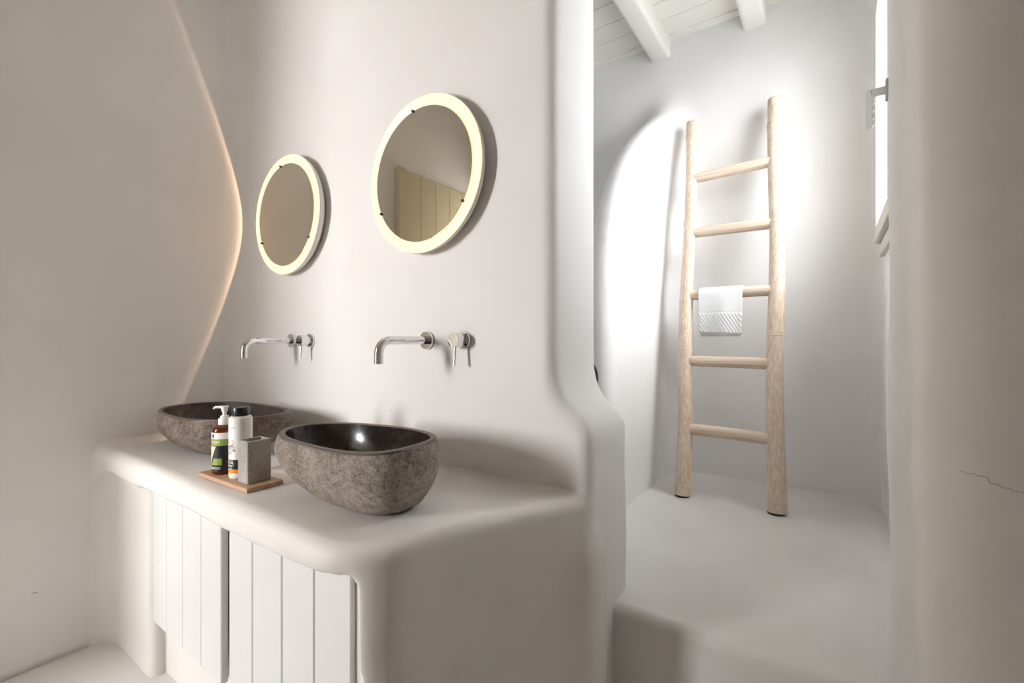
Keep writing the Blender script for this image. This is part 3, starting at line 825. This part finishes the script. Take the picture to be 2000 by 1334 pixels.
# ------------------------------------------------------------------ bamboo ladder with towel
lad = empty('bamboo_ladder', (-0.40, 2.33, ZP)); tag(lad, 'whitewashed bamboo ladder leaning on the shower wall under the window', 'ladder')
LO = Vector(lad.location)
TOPZ = 2.43
def stile(foot, top, r_foot, r_top, nodes, seed):
    f = Vector(foot); t = Vector(top)
    ax = (t - f).normalized(); L = (t - f).length
    n = 90; pts = []; rad = []
    for i in range(n + 1):
        s = i / n; p = f.lerp(t, s)
        p = p + Vector((0.006 * math.sin(3.1 * s * math.pi + seed), 0.0, 0))
        r = r_foot + (r_top - r_foot) * s
        for nd in nodes:
            d = (s - nd) * L
            r += 0.0028 * math.exp(-(d / 0.007) ** 2) - 0.0016 * math.exp(-((d - 0.018) / 0.010) ** 2)
        pts.append(p); rad.append(r)
    o = tube('stile', [p - LO for p in pts], rad, M['bamboo'], lad, 28)
    for nd in nodes:
        i = int(nd * n)
        c = f.lerp(t, nd) + Vector((0.006 * math.sin(3.1 * nd * math.pi + seed), 0, 0)) - LO
        r = r_foot + (r_top - r_foot) * nd + 0.0035
        tube('node_ring', [c - ax * 0.004, c - ax * 0.0015, c + ax * 0.0015, c + ax * 0.004], [r - 0.003, r, r, r - 0.003], M['bamboo_node'], o, 28, caps=False)
        c2 = c + ax * 0.016; r2 = r - 0.0022
        tube('node_ring', [c2 - ax * 0.003, c2 - ax * 0.001, c2 + ax * 0.001, c2 + ax * 0.003], [r2 - 0.002, r2, r2, r2 - 0.002], M['bamboo_node'], o, 28, caps=False)
    # dark rubber-black cut end
    return o
FL, FR = (-0.607, 2.345, ZP + 0.004), (-0.200, 2.345, ZP + 0.004)
TL, TR = (-0.655, 2.745, TOPZ), (-0.235, 2.745, TOPZ + 0.008)
stile(FL, TL, 0.0375, 0.029, (0.022, 0.355, 0.70, 0.955), 0.4)
stile(FR, TR, 0.0385, 0.0335, (0.02, 0.388, 0.665, 0.925), 2.0)
def on(a, b, z):
    s = (z - a[2]) / (b[2] - a[2]); return Vector(a).lerp(Vector(b), s)
def rung(zl, zr, r, node=None):
    a = on(FL, TL, zl); b = on(FR, TR, zr)
    n = 40; d = (b - a); pts = []; rad = []
    for i in range(n + 1):
        s = i / n; pts.append(a + d * s - LO); rr_ = r
        if node is not None: rr_ += 0.0025 * math.exp(-((s - node) * d.length / 0.006) ** 2)
        if s < 0.12: rr_ *= 0.94
        rad.append(rr_)
    return tube('rung', pts, rad, M['bamboo_rung'], lad, 22)
RZ = [2.083, 1.765, 1.417, 1.070, 0.728]
rung(RZ[0], RZ[0] + 0.012, 0.0275)
rung(RZ[1], RZ[1] - 0.004, 0.0275, 0.30)
rung(RZ[2], RZ[2] + 0.004, 0.0275)
rung(RZ[3], RZ[3] - 0.006, 0.0275, 0.20)
rung(RZ[4], RZ[4] - 0.008, 0.0285)
for (fx, fy, fz), r in ((FL, 0.0365), (FR, 0.0375)):
    tube('foot_pad', [(fx - LO.x, fy - LO.y, 0.0002), (fx - LO.x, fy - LO.y, 0.007)], r * 0.93, M['rubber'], lad, 24)

def towel():
    a = on(FL, TL, RZ[2]); b = on(FR, TR, RZ[2] + 0.004)
    d = (b - a).normalized()
    c = a.lerp(b, 0.405); c.z += 0.0
    R = 0.0300; Wd = 0.208; drop_f = 0.205; drop_b = 0.222
    U = 70
    # path: back bottom -> over the rung -> front bottom (front toward -Y)
    path = []
    nb = 34
    for i in range(nb): path.append((0.030 - 0.0 * i, -drop_b * (1 - i / nb), 'b', i / nb))
    for i in range(13):
        an = math.pi * i / 12; path.append((R * math.cos(an), R * math.sin(an), 't', an))
    nf = 60
    for i in range(1, nf + 1): path.append((-R - 0.004 * math.sin(math.pi * i / nf), -drop_f * i / nf, 'f', i / nf))
    V = []; F = []
    for j, (yy_, zz_, kind, q) in enumerate(path):
        for i in range(U + 1):
            u = (i / U - 0.5); x = u * Wd
            yv, zv = yy_, zz_
            if kind == 'f':
                x *= 1 - 0.03 * q
                yv -= 0.010 * q * math.sin(2.6 * u * math.pi + 0.6) + 0.012 * q * max(0, 0.5 + u) * 0.6 - 0.010 * q * max(0, -u - 0.38) * 6
                zv += -0.012 * q * u
                if q > 0.50 and q < 0.985 and abs(u) < 0.485:   # quilted diagonal band
                    yv -= 0.0045 * abs(math.sin(math.pi * (u * 13.0 - q * 8.0))) ** 0.5
                    yv -= 0.0012
            if kind == 'b':
                x = x * 0.93 - 0.012; yv += 0.006 * math.sin(3 * u * math.pi) * (1 - q)
            V.append((x, yv, zv))
    n = U + 1
    for j in range(len(path) - 1):
        for i in range(U): F.append([j * n + i, j * n + i + 1, (j + 1) * n + i + 1, (j + 1) * n + i])
    me = mesh_from('towel', V, F)
    o = link('hand_towel', me, M['towel'])
    md = o.modifiers.new('thickness', 'SOLIDIFY'); md.thickness = 0.005; md.offset = -1
    o.location = c; o.rotation_euler = (0, 0, math.atan2(d.y, d.x))
    return tag(o, 'white hand towel with quilted band hanging over the middle rung of the ladder', 'towel')
towel()

# black ribbed shower hose bulging past the end of the basin wall on the shower side
def hose():
    pts = []; rad = []
    n = 260
    for i in range(n + 1):
        s = i / n
        z = 1.60 - 1.02 * s if s < 0.6 else 0.988 - 0.30 * (s - 0.6)
        x = -0.70 + 0.048 * math.exp(-((z - 1.045) / 0.075) ** 2) - 0.03 * max(0, s - 0.55)
        y = 1.415 + 0.012 * math.sin(3 * s)
        pts.append((x, y, z)); rad.append(0.0085 + 0.0012 * (1 if i % 2 else -1))
    o = tube('shower_hose', pts, rad, M['rubber'], None, 14)
    return tag(o, 'black ribbed shower hose just showing past the partition edge', 'hose')
hose()

# hairline crack and scuff in the plaster
def crack():
    xs = np.linspace(0.136, 0.205, 22); pts = []
    for i, x in enumerate(xs):
        z = 1.002 - 0.028 * (x - 0.136) / 0.06 * (0.6 if x > 0.16 else 0.1) + 0.0012 * math.sin(i * 2.1)
        ya, yb = 0.70, 0.95
        for _ in range(40):
            ym = (ya + yb) / 2
            if float(f_right(np.float64(x), np.float64(ym), np.float64(z))) > 0: ya = ym
            else: yb = ym
        pts.append((x, ya, z))
    o = tube('hairline_crack', pts, 0.00045, mat_plain('crack_taupe', (0.46, 0.41, 0.36), 0.9), None, 5)  # crack drawn as a thin taupe line
    o.parent = bpy.data.objects['wall_right']
crack()
o = tube('scuff_mark', [(XL + 0.003, 0.345, 0.274), (XL + 0.0035, 0.353, 0.2735), (XL + 0.003, 0.362, 0.272)], [0.0006, 0.0014, 0.0008], mat_plain('scuff_grey', (0.22, 0.20, 0.18), 0.9), None, 6)
o.parent = bpy.data.objects['wall_left']
